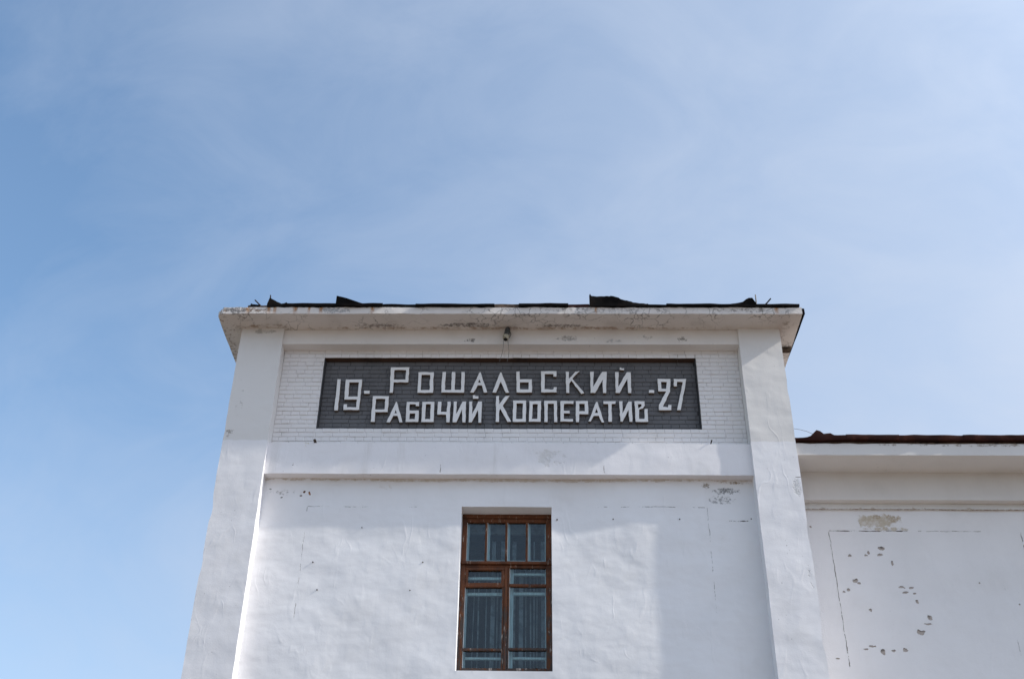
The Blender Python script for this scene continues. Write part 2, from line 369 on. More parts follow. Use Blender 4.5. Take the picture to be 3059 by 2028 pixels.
M['brown_frame'] = wood_paint('peeling_brown_frame', (0.150, 0.046, 0.012), (0.44, 0.36, 0.30), 0.60, (0.062, 0.043, 0.035), 0.15)
M['teal_frame'] = wood_paint('pale_teal_inner_frame', (0.86, 0.90, 0.89), (0.45, 0.48, 0.48), 0.72, (0.75, 0.80, 0.80), -0.2)
M['blind'] = metal('blind_fabric', (0.24, 0.245, 0.26), (0.11, 0.115, 0.125), 0.9, 0.0)


def glass_mat():
    mt = bpy.data.materials.new('window_glass'); mt.use_nodes = True
    t = mt.node_tree; t.nodes.clear()
    o = t.nodes.new('ShaderNodeOutputMaterial'); mx = t.nodes.new('ShaderNodeMixShader')
    tr = t.nodes.new('ShaderNodeBsdfTransparent'); tr.inputs[0].default_value = (0.86, 0.96, 0.98, 1)
    gl = t.nodes.new('ShaderNodeBsdfGlossy'); gl.inputs['Roughness'].default_value = 0.03
    gl.inputs['Color'].default_value = (0.9, 0.95, 1, 1)
    fr = t.nodes.new('ShaderNodeFresnel'); fr.inputs[0].default_value = 1.45
    nz = t.nodes.new('ShaderNodeTexNoise'); nz.inputs['Scale'].default_value = 2.2
    bp = t.nodes.new('ShaderNodeBump'); bp.inputs['Distance'].default_value = 0.006
    ge = t.nodes.new('ShaderNodeNewGeometry'); t.links.new(ge.outputs['Position'], nz.inputs['Vector'])
    t.links.new(nz.outputs['Fac'], bp.inputs['Height']); t.links.new(bp.outputs[0], gl.inputs['Normal'])
    t.links.new(fr.outputs[0], mx.inputs[0]); t.links.new(tr.outputs[0], mx.inputs[1]); t.links.new(gl.outputs[0], mx.inputs[2])
    t.links.new(mx.outputs[0], o.inputs['Surface'])
    return mt


M['glass'] = glass_mat()

# ------------------------------------------------------------------ mesh helpers
ORG = {}


def tag(o, label=None, cat=None, group=None, kind=None):
    for k, v in (('label', label), ('category', cat), ('group', group), ('kind', kind)):
        if v: o[k] = v
    return o


def empty(name, loc, parent=None):
    o = bpy.data.objects.new(name, None)
    COL.objects.link(o)
    o.empty_display_size = 0.3
    o.parent = parent
    w = Vector(loc)
    o.location = w - (ORG[parent.name] if parent else Vector())
    ORG[o.name] = w
    return o


def link_mesh(name, me, mat, parent=None, loc=(0, 0, 0), smooth=None):
    """me holds vertices relative to world point loc"""
    mats = mat if isinstance(mat, (list, tuple)) else [mat]
    if not me.materials:
        for m_ in mats: me.materials.append(m_)
    if smooth is not None:
        for p in me.polygons: p.use_smooth = True
        me.set_sharp_from_angle(angle=smooth)
    o = bpy.data.objects.new(name, me)
    COL.objects.link(o)
    o.parent = parent
    w = Vector(loc)
    o.location = w - (ORG[parent.name] if parent else Vector())
    ORG[o.name] = w
    return o


def build(name, bm, mat, parent=None, smooth=None, normals=True):
    """bm is in world coordinates; the object gets its origin in the middle of its mesh"""
    if normals: bmesh.ops.recalc_face_normals(bm, faces=bm.faces)
    lo = Vector((min(v.co[i] for v in bm.verts) for i in range(3)))
    hi = Vector((max(v.co[i] for v in bm.verts) for i in range(3)))
    c = (lo + hi) / 2
    for v in bm.verts: v.co -= c
    me = bpy.data.meshes.new(name)
    bm.to_mesh(me); bm.free()
    return link_mesh(name, me, mat, parent, c, smooth)


def nvec(p, f, a, seed=0.0):
    q = Vector(p) * f + Vector((seed, seed * 1.7, -seed))
    return noise.noise_vector(q) * a


def rng(a, b, step):
    n = max(1, int(round((b - a) / step)))
    return [a + (b - a) * i / n for i in range(n)] + [b]


def grid_box(xs, ys, zs, disp=None, bm=None, mi=0):
    """closed box whose faces follow the given coordinate lists, moved by disp(p)"""
    bm = bm or bmesh.new()
    cache = {}

    def v(p):
        k = tuple(round(c, 5) for c in p)
        if k not in cache:
            q = Vector(p)
            cache[k] = bm.verts.new(q + disp(q) if disp else q)
        return cache[k]

    def face(*ps):
        f = bm.faces.new([v(p) for p in ps]); f.material_index = mi
    for i in range(len(xs) - 1):
        for k in range(len(zs) - 1):
            for y in (ys[0], ys[-1]):
                face((xs[i], y, zs[k]), (xs[i + 1], y, zs[k]), (xs[i + 1], y, zs[k + 1]), (xs[i], y, zs[k + 1]))
    for i in range(len(xs) - 1):
        for j in range(len(ys) - 1):
            for z in (zs[0], zs[-1]):
                face((xs[i], ys[j], z), (xs[i + 1], ys[j], z), (xs[i + 1], ys[j + 1], z), (xs[i], ys[j + 1], z))
    for j in range(len(ys) - 1):
        for k in range(len(zs) - 1):
            for x in (xs[0], xs[-1]):
                face((x, ys[j], zs[k]), (x, ys[j + 1], zs[k]), (x, ys[j + 1], zs[k + 1]), (x, ys[j], zs[k + 1]))
    return bm


def box(x0, x1, y0, y1, z0, z1, bm=None, mi=0, disp=None):
    return grid_box([x0, x1], [y0, y1], [z0, z1], disp, bm, mi)


def bevel_edges(bm, w, seg=1):
    bmesh.ops.recalc_face_normals(bm, faces=bm.faces)
    es = [e for e in bm.edges if len(e.link_faces) == 2 and e.calc_face_angle(0) > 0.6]
    bmesh.ops.bevel(bm, geom=es, offset=w, segments=seg, profile=0.5, affect='EDGES')
    return bm


def tube(pts, r, bm=None, seg=7, cap=True):
    bm = bm or bmesh.new()
    pts = [Vector(p) for p in pts]
    rings = []
    for i, p in enumerate(pts):
        d = (pts[min(i + 1, len(pts) - 1)] - pts[max(i - 1, 0)]).normalized()
        u = d.orthogonal().normalized(); w = d.cross(u)
        rr = r[i] if isinstance(r, (list, tuple)) else r
        rings.append([bm.verts.new(p + (u * math.cos(a) + w * math.sin(a)) * rr) for a in [2 * math.pi * k / seg for k in range(seg)]])
    for a, b in zip(rings, rings[1:]):
        for k in range(seg): bm.faces.new((a[k], a[(k + 1) % seg], b[(k + 1) % seg], b[k]))
    if cap:
        bm.faces.new(rings[0][::-1]); bm.faces.new(rings[-1])
    return bm


# ------------------------------------------------------------------ ground
g = bmesh.new()
R_ = 600.0
for p in ((-R_, -R_, 0), (R_, -R_, 0), (R_, R_, 0), (-R_, R_, 0)): g.verts.new(p)
g.faces.new(g.verts)
tag(build('ground', g, M['ground']), kind='structure')

# ------------------------------------------------------------------ tower block
tower = empty('tower_building', (-0.43, 0.3, 0.0))
tag(tower, 'tall white plastered tower block with a dark grey brick sign panel under its flat cornice', 'building')

WX0, WX1 = -4.03, 3.19            # between the pilasters
OX0, OX1, OZ0, OZ1 = -1.09, 0.223, 6.80, 9.23   # window opening
YW = 0.22                         # face of the main wall

# main wall: uneven hand plastered sheet with the window opening and its reveals, closed shell behind
bm = bmesh.new()
xs = rng(WX0 - 0.02, OX0, 0.1) + rng(OX0, OX1, 0.1)[1:] + rng(OX1, WX1 + 0.02, 0.1)[1:]
zs = rng(0, OZ0, 0.1) + rng(OZ0, OZ1, 0.1)[1:] + rng(OZ1, 9.72, 0.1)[1:]


def wall_disp(p):
    near = min(1.0, max(0.0, (p.z - 4.0) / 2))
    e = 1.0
    if OX0 - 0.001 <= p.x <= OX1 + 0.001 and OZ0 - 0.001 <= p.z <= OZ1 + 0.001: e = 0.35
    d = nvec(p, 0.9, 0.021, 3).y + nvec(p, 2.6, 0.007, 5).y
    return Vector((nvec(p, 3, 0.003, 1).x * e, d * e * near, nvec(p, 3, 0.003, 2).z * e))


vc = {}
for i, x in enumerate(xs):
    for k, z in enumerate(zs):
        p = Vector((x, YW, z)); vc[i, k] = bm.verts.new(p + wall_disp(p))
io0, io1 = xs.index(OX0), xs.index(OX1)
ko0, ko1 = zs.index(OZ0), zs.index(OZ1)
for i in range(len(xs) - 1):
    for k in range(len(zs) - 1):
        if io0 <= i < io1 and ko0 <= k < ko1: continue
        bm.faces.new((vc[i, k], vc[i + 1, k], vc[i + 1, k + 1], vc[i, k + 1]))
loop = [(i, ko0) for i in range(io0, io1)] + [(io1, k) for k in range(ko0, ko1)] + [(i, ko1) for i in range(io1, io0, -1)] + [(io0, k) for k in range(ko1, ko0, -1)]
back = {}
for key in loop:
    c = vc[key].co
    back[key] = bm.verts.new((c.x, 0.86, c.z))
for a, b in zip(loop, loop[1:] + loop[:1]):
    bm.faces.new((vc[a], vc[b], back[b], back[a]))
build('wall', bm, M['wall'], tower, smooth=0.7, normals=False)

# side and rear walls of the block (thin shells, leaving the room behind the window hollow)
bm = bmesh.new()
box(-4.69, -4.45, 0.44, 6.6, 0, 12.25, bm)
build('side_wall', bm, M['pilaster'], tower)
bm = bmesh.new()
box(3.60, 3.835, 0.44, 6.6, 0, 12.25, bm)
build('side_wall', bm, M['pilaster'], tower)
bm = bmesh.new()
box(-4.45, 3.60, 6.36, 6.59, 0, 12.25, bm)
build('rear_wall', bm, M['pilaster'], tower)


def pil_disp(p):
    side = nvec(p, 1.1, 0.008, 8) + nvec(p, 5.0, 0.004, 9)
    ch = max(0.0, nvec(p, 2.3, 1.0, 12).x - 0.20) * 0.055
    return Vector((side.x + (ch if p.x < -4.6 else -ch if p.x > 3.8 else 0), side.y * (1.0 if p.y < 0.2 else 0.2), 0))


for x0, x1 in ((-4.71, -4.03), (3.19, 3.852)):
    bm = grid_box(rng(x0, x1, 0.085), [0.0, 0.12, 0.26, 0.44], rng(0, 4.8, 0.3) + rng(4.8, 12.259, 0.075)[1:], pil_disp)
    build('pilaster', bm, M['pilaster'], tower, smooth=0.6)

# plain band under the brick field, and frieze above it
bm = grid_box(rng(WX0 - 0.01, WX1 + 0.01, 0.09), [0.065, 0.12, 0.235], rng(9.684, 10.205, 0.065),
              lambda p: Vector((0, nvec(p, 1.6, 0.006, 20).y + nvec(p, 6, 0.003, 21).y, nvec(p, 1.2, 0.006, 22).z)))
build('band', bm, M['band'], tower, smooth=0.6)
bm = grid_box(rng(WX0 - 0.01, WX1 + 0.01, 0.12), [0.045, 0.12, 0.245], rng(11.985, 12.2585, 0.06),
              lambda p: Vector((0, nvec(p, 1.6, 0.004, 30).y, nvec(p, 1.0, 0.004, 31).z if p.z < 12.1 else 0)))
build('frieze', bm, M['frieze'], tower, smooth=0.6)


# cornice slab with a worn, rounded near corner
def cor_disp(p):
    d = nvec(p, 3.0, 0.006, 40) + nvec(p, 11.0, 0.006, 41)
    if p.y > 0.5: d *= 0.4
    r = 0.10
    if p.x < -5.03 + r and p.y < -0.40 + r:          # weathered corner
        u = Vector((-5.03 + r - p.x, -0.40 + r - p.y))
        m_ = max(u.x, u.y)
        if u.length > 1e-6:
            k = m_ / u.length
            d += Vector((-(u.x * k - u.x), -(u.y * k - u.y), 0))
        if p.z > 12.35: d += Vector((0.02, 0.02, -0.012))
    if p.z > 12.37 and p.y < -0.38: d.z -= abs(nvec(p, 7, 0.012, 44).x)
    return d


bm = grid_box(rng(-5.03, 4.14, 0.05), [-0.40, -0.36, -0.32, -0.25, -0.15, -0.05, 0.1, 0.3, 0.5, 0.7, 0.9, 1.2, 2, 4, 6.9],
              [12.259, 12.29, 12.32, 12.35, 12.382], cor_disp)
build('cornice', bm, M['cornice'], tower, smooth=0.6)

# ------------------------------------------------------------------ brick field and sign panel
PX0, PX1, PZ0, PZ1 = -3.375, 2.522, 10.555, 11.845
CH = (PZ1 - PZ0) / 17.0
YB, YP = 0.23, 0.345
bm = bmesh.new()
ym = YB + 0.008
box(WX0 - 0.01, PX0 + 0.002, ym, YP + 0.02, 10.2, 12.0, bm)
box(PX1 - 0.002, WX1 + 0.01, ym, YP + 0.02, 10.2, 12.0, bm)
box(PX0 + 0.002, PX1 - 0.002, ym, YP + 0.02, 10.2, PZ0 - 0.004, bm)
box(PX0 + 0.002, PX1 - 0.002, ym, YP + 0.02, PZ1 + 0.006, 12.0, bm)
build('mortar', bm, M['white_mortar'], tower)

bm = box(PX0 + 0.003, PX1 - 0.003, YB + 0.005, YP + 0.006, PZ1 + 0.0015, PZ1 + 0.005)
build('lintel_joint', bm, M['bare_brick'], tower)

panel = empty('sign_panel', (-0.43, YP, 11.2), tower)
panel['label'] = 'recessed dark grey brick panel with raised white lettering'
bm = box(PX0 - 0.03, PX1 + 0.03, YP + 0.007, YP + 0.03, PZ0 - 0.03, PZ1 + 0.03)
build('mortar', bm, M['grey_mortar'], panel)
# painted side reveals and bare brick underside of the recess
for x in (PX0, PX1):
    s = 0.010 if x == PX0 else -0.010
    bm = grid_box(sorted([x, x + s]), [YB + 0.004, YP + 0.004], rng(PZ0 + 0.001, PZ1 - 0.012, 0.04),
                  lambda p: Vector((nvec(p, 9, 0.004, 50).x, nvec(p, 9, 0.003, 51).y, 0)))
    build('side_reveal', bm, M['grey_mortar'], panel, smooth=0.5)

bricks = []                       # (area, z, dict)


def brick_mesh(w, h, depth, seed, mats, under=False):
    rnd = random.Random(seed)
    c = 0.0065
    me = bpy.data.meshes.new('brick')
    j = lambda a: rnd.uniform(-a, a)
    W, H = w / 2, h / 2
    inner = [(-W + c + j(.002), j(.0012), -H + c + j(.0015)), (W - c + j(.002), j(.0012), -H + c + j(.0015)),
             (W - c + j(.002), j(.0012), H - c + j(.0015)), (-W + c + j(.002), j(.0012), H - c + j(.0015))]
    mid = [(-W + j(.0015), c, -H + j(.001)), (W + j(.0015), c, -H + j(.001)), (W + j(.0015), c, H + j(.001)), (-W + j(.0015), c, H + j(.001))]
    bk = [(-W, depth, -H), (W, depth, -H), (W, depth, H), (-W, depth, H)]
    vs = inner + mid + bk
    fs = [(0, 1, 2, 3)]
    for a in range(4):
        b = (a + 1) % 4
        fs += [(a + 4, b + 4, b, a), (a + 8, b + 8, b + 4, a + 4)]
    me.from_pydata(vs, [], fs)
    for m_ in mats: me.materials.append(m_)
    if under:
        me.polygons[2].material_index = 1           # underside of a lintel brick, unpainted
    for p in me.polygons: p.use_smooth = False
    me.update()
    return me


SW, HW, JT = 0.257, 0.127, 0.0035
HB = CH - 0.0065
VAR = {}
for ci, mt in (('white', 'white_brick'), ('grey', 'grey_brick')):
    for s in range(4):
        VAR[ci, 's', s] = brick_mesh(SW, HB, 0.03, s + 1, [M[mt]])
        VAR[ci, 'h', s] = brick_mesh(HW, HB, 0.03, s + 11, [M[mt]])
for s in range(4):
    VAR['lintel', 'h', s] = brick_mesh(HW, HB, 0.108, s + 21, [M['white_brick'], M['bare_brick']], True)
rb = random.Random(3)


def lay(kind, x0, x1, z, y, colour, phase, parent):
    bw = SW if kind == 's' else HW
    pitch = bw + JT
    x = x0 - phase * pitch
    while x < x1 - 0.012:
        a, b = max(x, x0), min(x + bw, x1)
        if b - a > 0.02:
            bricks.append(dict(kind=kind, x=(a + b) / 2, w=b - a, z=z, y=y, colour=colour, parent=parent, base=bw))
        x += pitch + rb.uniform(-0.002, 0.002)


for r in range(-5, 19):
    zc = PZ0 + (r + 0.5) * CH
    kind = 's' if r % 2 == 0 else 'h'
    if r == 17: kind = 'h'
    if zc - CH / 2 > 11.99: continue
    ph = 0.25 if kind == 'h' else (0.0 if r % 4 == 0 else 0.5)
    if 0 <= r < 17:
        lay(kind, WX0 + 0.004, PX0 - 0.001, zc, YB, 'white', ph, tower)
        lay(kind, PX1 + 0.001, WX1 - 0.004, zc, YB, 'white', ph * 0.6 + 0.2, tower)
        lay(kind, PX0 + 0.012, PX1 - 0.012, zc, YP, 'grey', 0.5 - ph * 0.5, panel)
    elif r == 17:
        lay('h', WX0 + 0.004, PX0, zc, YB, 'white', ph, tower)
        lay('h', PX0 + 0.004, PX1 - 0.004, zc, YB, 'lintel', 0.0, tower)
        lay('h', PX1 + 0.004, WX1 - 0.004, zc, YB, 'white', ph, tower)
    else:
        lay(kind, WX0 + 0.004, WX1 - 0.004, zc, YB, 'white', ph, tower)

bricks.sort(key=lambda b: (-round(b['w'], 2) if b['z'] > 10.30 else 9, b['z']))
mass = {'white': bmesh.new(), 'grey': bmesh.new()}
for i, b in enumerate(bricks):
    me = VAR[b['colour'], b['kind'], rb.randrange(4)]
    prd = rb.uniform(-0.003, 0.003) + (rb.uniform(-0.004, 0.0) if rb.random() < 0.12 else 0)
    loc = Vector((b['x'], b['y'] + prd, b['z'] + rb.uniform(-0.0015, 0.0015)))
    rz, rx = rb.uniform(-0.009, 0.009), rb.uniform(-0.035, 0.035)
    sx = b['w'] / b['base']
    if i < 298:
        o = bpy.data.objects.new('brick', me)
        COL.objects.link(o)
        o.parent = b['parent']
        o.location = loc - ORG[b['parent'].name]
        o.rotation_euler = (rx, rb.uniform(-0.004, 0.004), rz)
        o.scale = (sx, 1, 1)
    else:
        tgt = mass['grey' if b['colour'] == 'grey' else 'white']
        tmp = me.copy()
        tmp.transform(Matrix.Translation(loc) @ Matrix.Rotation(rz, 4, 'Z') @ Matrix.Rotation(rx, 4, 'X') @ Matrix.Diagonal((sx, 1, 1, 1)))
        tgt.from_mesh(tmp)
        bpy.data.meshes.remove(tmp)
tag(build('brickwork', mass['white'], [M['white_brick'], M['bare_brick']], tower, normals=False), kind='stuff')
tag(build('brickwork', mass['grey'], M['grey_brick'], panel, normals=False), kind='stuff')

# raised lettering: РОШАЛЬСКИЙ / РАБОЧИЙ КООПЕРАТИВ, 19- -27 (outlines in metres on the panel: x, z)
LETTERS = [
    ('numeral', [[(-3.145, 11.481), (-3.094, 11.481), (-3.082, 10.907), (-3.14, 10.907)]]),
    ('numeral', [[(-3.01, 11.478), (-2.753, 11.479), (-2.751, 10.916), (-2.997, 10.915), (-3.0, 11.02), (-2.95, 11.02), (-2.947, 10.966), (-2.802, 10.967), (-2.803, 11.106), (-3.002, 11.105)], [(-2.95, 11.423), (-2.799, 11.423), (-2.796, 11.16), (-2.945, 11.16)]]),
    ('dash', [[(-2.704, 11.269), (-2.617, 11.269), (-2.615, 11.214), (-2.702, 11.214)]]),
    ('letter', [[(-2.314, 11.707), (-2.018, 11.708), (-2.02, 11.425), (-2.25, 11.424), (-2.251, 11.231), (-2.303, 11.23)], [(-2.254, 11.653), (-2.066, 11.653), (-2.068, 11.477), (-2.252, 11.477)]]),
    ('letter', [[(-1.87, 11.616), (-1.626, 11.617), (-1.62, 11.232), (-1.866, 11.232)], [(-1.816, 11.564), (-1.681, 11.564), (-1.677, 11.284), (-1.816, 11.283)]]),
    ('letter', [[(-1.487, 11.62), (-1.432, 11.621), (-1.437, 11.287), (-1.337, 11.288), (-1.339, 11.621), (-1.285, 11.621), (-1.28, 11.288), (-1.184, 11.288), (-1.187, 11.621), (-1.137, 11.621), (-1.131, 11.236), (-1.491, 11.236)]]),
    ('letter', [[(-0.9, 11.617), (-0.883, 11.618), (-0.769, 11.239), (-0.823, 11.236), (-0.858, 11.371), (-0.923, 11.371), (-0.983, 11.235), (-1.037, 11.238)], [(-0.899, 11.481), (-0.876, 11.422), (-0.919, 11.422)]]),
    ('letter', [[(-0.571, 11.615), (-0.554, 11.615), (-0.427, 11.237), (-0.477, 11.233), (-0.561, 11.439), (-0.631, 11.236), (-0.689, 11.239)]]),
    ('letter', [[(-0.317, 11.632), (-0.267, 11.632), (-0.262, 11.484), (-0.071, 11.485), (-0.07, 11.242), (-0.31, 11.242)], [(-0.257, 11.428), (-0.122, 11.429), (-0.124, 11.3), (-0.258, 11.3)]]),
    ('letter', [[(0.073, 11.639), (0.317, 11.639), (0.316, 11.536), (0.267, 11.536), (0.268, 11.584), (0.131, 11.584), (0.127, 11.306), (0.244, 11.295), (0.271, 11.311), (0.271, 11.341), (0.318, 11.341), (0.317, 11.243), (0.073, 11.243)]]),
    ('letter', [[(0.461, 11.633), (0.515, 11.629), (0.512, 11.499), (0.614, 11.629), (0.685, 11.639), (0.565, 11.503), (0.749, 11.233), (0.702, 11.215), (0.549, 11.458), (0.517, 11.41), (0.514, 11.233), (0.466, 11.233)]]),
    ('letter', [[(0.849, 11.63), (0.907, 11.63), (0.889, 11.352), (1.04, 11.63), (1.11, 11.63), (1.089, 11.234), (1.04, 11.234), (1.043, 11.482), (0.916, 11.234), (0.845, 11.234)]]),
    ('letter', [[(1.243, 11.625), (1.298, 11.625), (1.283, 11.353), (1.427, 11.622), (1.488, 11.622), (1.48, 11.235), (1.432, 11.235), (1.428, 11.501), (1.301, 11.235), (1.236, 11.235)], [(1.32, 11.709), (1.345, 11.709), (1.346, 11.694), (1.387, 11.694), (1.385, 11.657), (1.318, 11.664)]]),
    ('dash', [[(1.759, 11.289), (1.84, 11.289), (1.837, 11.236), (1.754, 11.236)]]),
    ('numeral', [[(1.903, 11.498), (2.105, 11.499), (2.087, 11.264), (1.958, 10.989), (2.034, 10.978), (2.044, 11.02), (2.091, 11.02), (2.084, 10.925), (1.893, 10.925), (1.898, 11.019), (2.025, 11.267), (1.902, 11.267)], [(1.956, 11.443), (2.047, 11.438), (2.028, 11.315), (1.956, 11.315)]]),
    ('numeral', [[(2.156, 11.499), (2.355, 11.499), (2.337, 11.411), (2.229, 10.925), (2.172, 10.925), (2.297, 11.438), (2.207, 11.444), (2.198, 11.359), (2.152, 11.359)]]),
    ('letter', [[(-2.557, 11.169), (-2.306, 11.169), (-2.305, 10.879), (-2.498, 10.878), (-2.493, 10.703), (-2.555, 10.703)], [(-2.506, 11.118), (-2.357, 11.118), (-2.359, 10.929), (-2.504, 10.929)]]),
    ('letter', [[(-2.19, 11.067), (-2.177, 11.067), (-2.063, 10.697), (-2.112, 10.695), (-2.15, 10.813), (-2.212, 10.813), (-2.256, 10.695), (-2.311, 10.696)], [(-2.182, 10.921), (-2.161, 10.859), (-2.198, 10.859)]]),
    ('letter', [[(-2.021, 11.064), (-1.825, 11.065), (-1.823, 10.988), (-1.873, 10.988), (-1.878, 11.021), (-1.971, 11.021), (-1.968, 10.91), (-1.823, 10.911), (-1.82, 10.702), (-2.016, 10.701)], [(-1.958, 10.857), (-1.876, 10.857), (-1.879, 10.753), (-1.962, 10.753)]]),
    ('letter', [[(-1.778, 11.065), (-1.589, 11.066), (-1.581, 10.703), (-1.774, 10.702)], [(-1.719, 11.023), (-1.644, 11.024), (-1.64, 10.754), (-1.721, 10.754)]]),
    ('letter', [[(-1.531, 11.07), (-1.48, 11.07), (-1.478, 10.889), (-1.39, 10.889), (-1.385, 11.071), (-1.335, 11.071), (-1.338, 10.697), (-1.387, 10.697), (-1.397, 10.835), (-1.532, 10.835)]]),
    ('letter', [[(-1.288, 11.074), (-1.238, 11.074), (-1.24, 10.851), (-1.149, 11.074), (-1.094, 11.075), (-1.092, 10.698), (-1.138, 10.698), (-1.153, 10.936), (-1.231, 10.698), (-1.289, 10.697)]]),
    ('letter', [[(-1.046, 11.075), (-0.997, 11.075), (-0.993, 10.844), (-0.904, 11.075), (-0.849, 11.075), (-0.847, 10.693), (-0.893, 10.693), (-0.906, 10.921), (-0.994, 10.698), (-1.044, 10.698)], [(-0.994, 11.19), (-0.954, 11.19), (-0.953, 11.171), (-0.906, 11.171), (-0.904, 11.125), (-0.989, 11.124)]]),
    ('letter', [[(-0.629, 11.173), (-0.582, 11.179), (-0.58, 11.026), (-0.483, 11.173), (-0.418, 11.182), (-0.522, 11.002), (-0.388, 10.713), (-0.445, 10.707), (-0.557, 10.941), (-0.575, 10.911), (-0.573, 10.707), (-0.628, 10.707)]]),
    ('letter', [[(-0.364, 11.095), (-0.159, 11.095), (-0.161, 10.711), (-0.364, 10.711)], [(-0.309, 11.041), (-0.209, 11.041), (-0.215, 10.764), (-0.314, 10.764)]]),
    ('letter', [[(-0.109, 11.086), (0.073, 11.087), (0.068, 10.712), (-0.118, 10.711)], [(-0.058, 11.027), (0.022, 11.027), (0.014, 10.765), (-0.07, 10.764)]]),
    ('letter', [[(0.122, 11.09), (0.319, 11.091), (0.322, 10.707), (0.273, 10.707), (0.271, 11.038), (0.176, 11.038), (0.171, 10.707), (0.121, 10.707)]]),
    ('letter', [[(0.372, 11.087), (0.577, 11.088), (0.576, 11.034), (0.43, 11.033), (0.423, 10.912), (0.515, 10.912), (0.515, 10.864), (0.423, 10.863), (0.422, 10.764), (0.563, 10.764), (0.563, 10.717), (0.368, 10.716)]]),
    ('letter', [[(0.612, 11.088), (0.8, 11.088), (0.802, 10.85), (0.661, 10.85), (0.654, 10.708), (0.608, 10.708)], [(0.663, 11.034), (0.749, 11.034), (0.75, 10.904), (0.661, 10.903)]]),
    ('letter', [[(0.93, 11.074), (0.949, 11.074), (1.042, 10.706), (1.005, 10.702), (0.961, 10.821), (0.885, 10.82), (0.837, 10.719), (0.799, 10.723)], [(0.927, 10.95), (0.952, 10.874), (0.902, 10.874)]]),
    ('letter', [[(1.041, 11.085), (1.231, 11.086), (1.226, 11.036), (1.167, 11.035), (1.16, 10.715), (1.107, 10.715), (1.114, 11.035), (1.04, 11.035)]]),
    ('letter', [[(1.284, 11.086), (1.338, 11.086), (1.326, 10.866), (1.43, 11.081), (1.479, 11.081), (1.475, 10.716), (1.43, 10.716), (1.424, 10.929), (1.323, 10.716), (1.29, 10.721)]]),
    ('letter', [[(1.523, 11.087), (1.679, 11.087), (1.68, 11.01), (1.647, 10.956), (1.589, 10.938), (1.581, 10.769), (1.663, 10.769), (1.672, 10.947), (1.72, 10.947), (1.718, 10.717), (1.524, 10.716)], [(1.574, 11.033), (1.628, 11.033), (1.626, 10.995), (1.586, 10.963), (1.574, 10.963)]]),
]

LY0, LY1 = 0.288, 0.352
rl = random.Random(5)
for kind, polys in LETTERS:
    cu = bpy.data.curves.new(kind, 'CURVE')
    cu.dimensions = '2D'; cu.fill_mode = 'BOTH'
    cu.extrude = (LY1 - LY0) / 2 - 0.003
    cu.bevel_depth = 0.003; cu.bevel_resolution = 0
    cu.offset = -0.003
    for poly in polys:
        pts = []
        for a, b in zip(poly, poly[1:] + poly[:1]):   # hand cast edges: slightly wandering
            pts.append(a)
            ln = math.dist(a, b)
            k = int(ln / 0.07)
            for q in range(1, k + 1):
                t_ = q / (k + 1)
                nx_, nz_ = -(b[1] - a[1]) / ln, (b[0] - a[0]) / ln
                w_ = rl.uniform(-0.0042, 0.0042)
                pts.append((a[0] + (b[0] - a[0]) * t_ + nx_ * w_, a[1] + (b[1] - a[1]) * t_ + nz_ * w_))
        sp = cu.splines.new('POLY'); sp.points.add(len(pts) - 1); sp.use_cyclic_u = True
        for pt, (px, pz) in zip(sp.points, pts): pt.co = (px, pz, 0, 1)
    co = bpy.data.objects.new('tmp', cu); COL.objects.link(co)
    dg = bpy.context.evaluated_depsgraph_get()
    me = bpy.data.meshes.new_from_object(co.evaluated_get(dg))
    bpy.data.objects.remove(co); bpy.data.curves.remove(cu)
    me.materials.clear()
    me.transform(Matrix.Translation((0, (LY0 + LY1) / 2, 0)) @ Matrix.Rotation(math.pi / 2, 4, 'X'))
    bm = bmesh.new(); bm.from_mesh(me); bpy.data.meshes.remove(me)
    bmesh.ops.remove_doubles(bm, verts=bm.verts, dist=0.0002)
    bmesh.ops.recalc_face_normals(bm, faces=bm.faces)
    for f in bm.faces: f.material_index = 0 if f.normal.y < -0.25 else 1
    build(kind, bm, [M['letter'], M['letter_edge']], panel)

# ------------------------------------------------------------------ window
win = empty('window', (-0.43, 0.5, 6.8), tower)
YF = 0.475


def bar(name, x0, x1, z0, z1, y0=YF, y1=0.545, mat='brown_frame', bev=0.006):
    n_ = max(1, int(max(x1 - x0, z1 - z0) / 0.25))
    if x1 - x0 > z1 - z0: gx, gz = rng(x0, x1, (x1 - x0) / n_), [z0, z1]
    else: gx, gz = [x0, x1], rng(z0, z1, (z1 - z0) / n_)
    b_ = grid_box(gx, [y0, y1], gz, lambda p: nvec(p, 4, 0.0025, 60))
    bevel_edges(b_, bev)
    return build(name, b_, M[mat], win, smooth=0.5)


bar('stile', -1.088, -1.015, 6.80, 9.165)
bar('stile', 0.139, 0.221, 6.80, 9.165)
bar('head_board', -1.089, 0.222, 9.168, 9.226, 0.458, 0.55)
bar('rail', -1.015, 0.139, 9.108, 9.166, YF + 0.004)
bar('mullion', -0.748, -0.716, 8.482, 9.108, YF + 0.004)
bar('mullion', -0.453, -0.421, 8.482, 9.108, YF + 0.004)
bar('mullion', -0.154, -0.122, 8.482, 9.108, YF + 0.004)
bar('transom', -1.089, 0.222, 8.436, 8.480, 0.440, 0.548)
bar('rail', -1.015, 0.139, 8.394, 8.434, YF + 0.006)
bar('mullion', -0.452, -0.408, 6.90, 8.394, 0.462)
# left sash with a small hinged vent
bar('rail', -1.015, -0.452, 8.354, 8.394, YF - 0.006)
bar('stile', -1.015, -0.975, 8.150, 8.354, YF - 0.006)
bar('stile', -0.500, -0.452, 8.150, 8.354, YF - 0.006)
bar('rail', -1.015, -0.452, 8.096, 8.160, YF - 0.004)
bar('stile', -0.483, -0.454, 6.90, 8.096, YF + 0.003)
bar('rail', -1.015, -0.483, 7.168, 7.204, YF + 0.003)
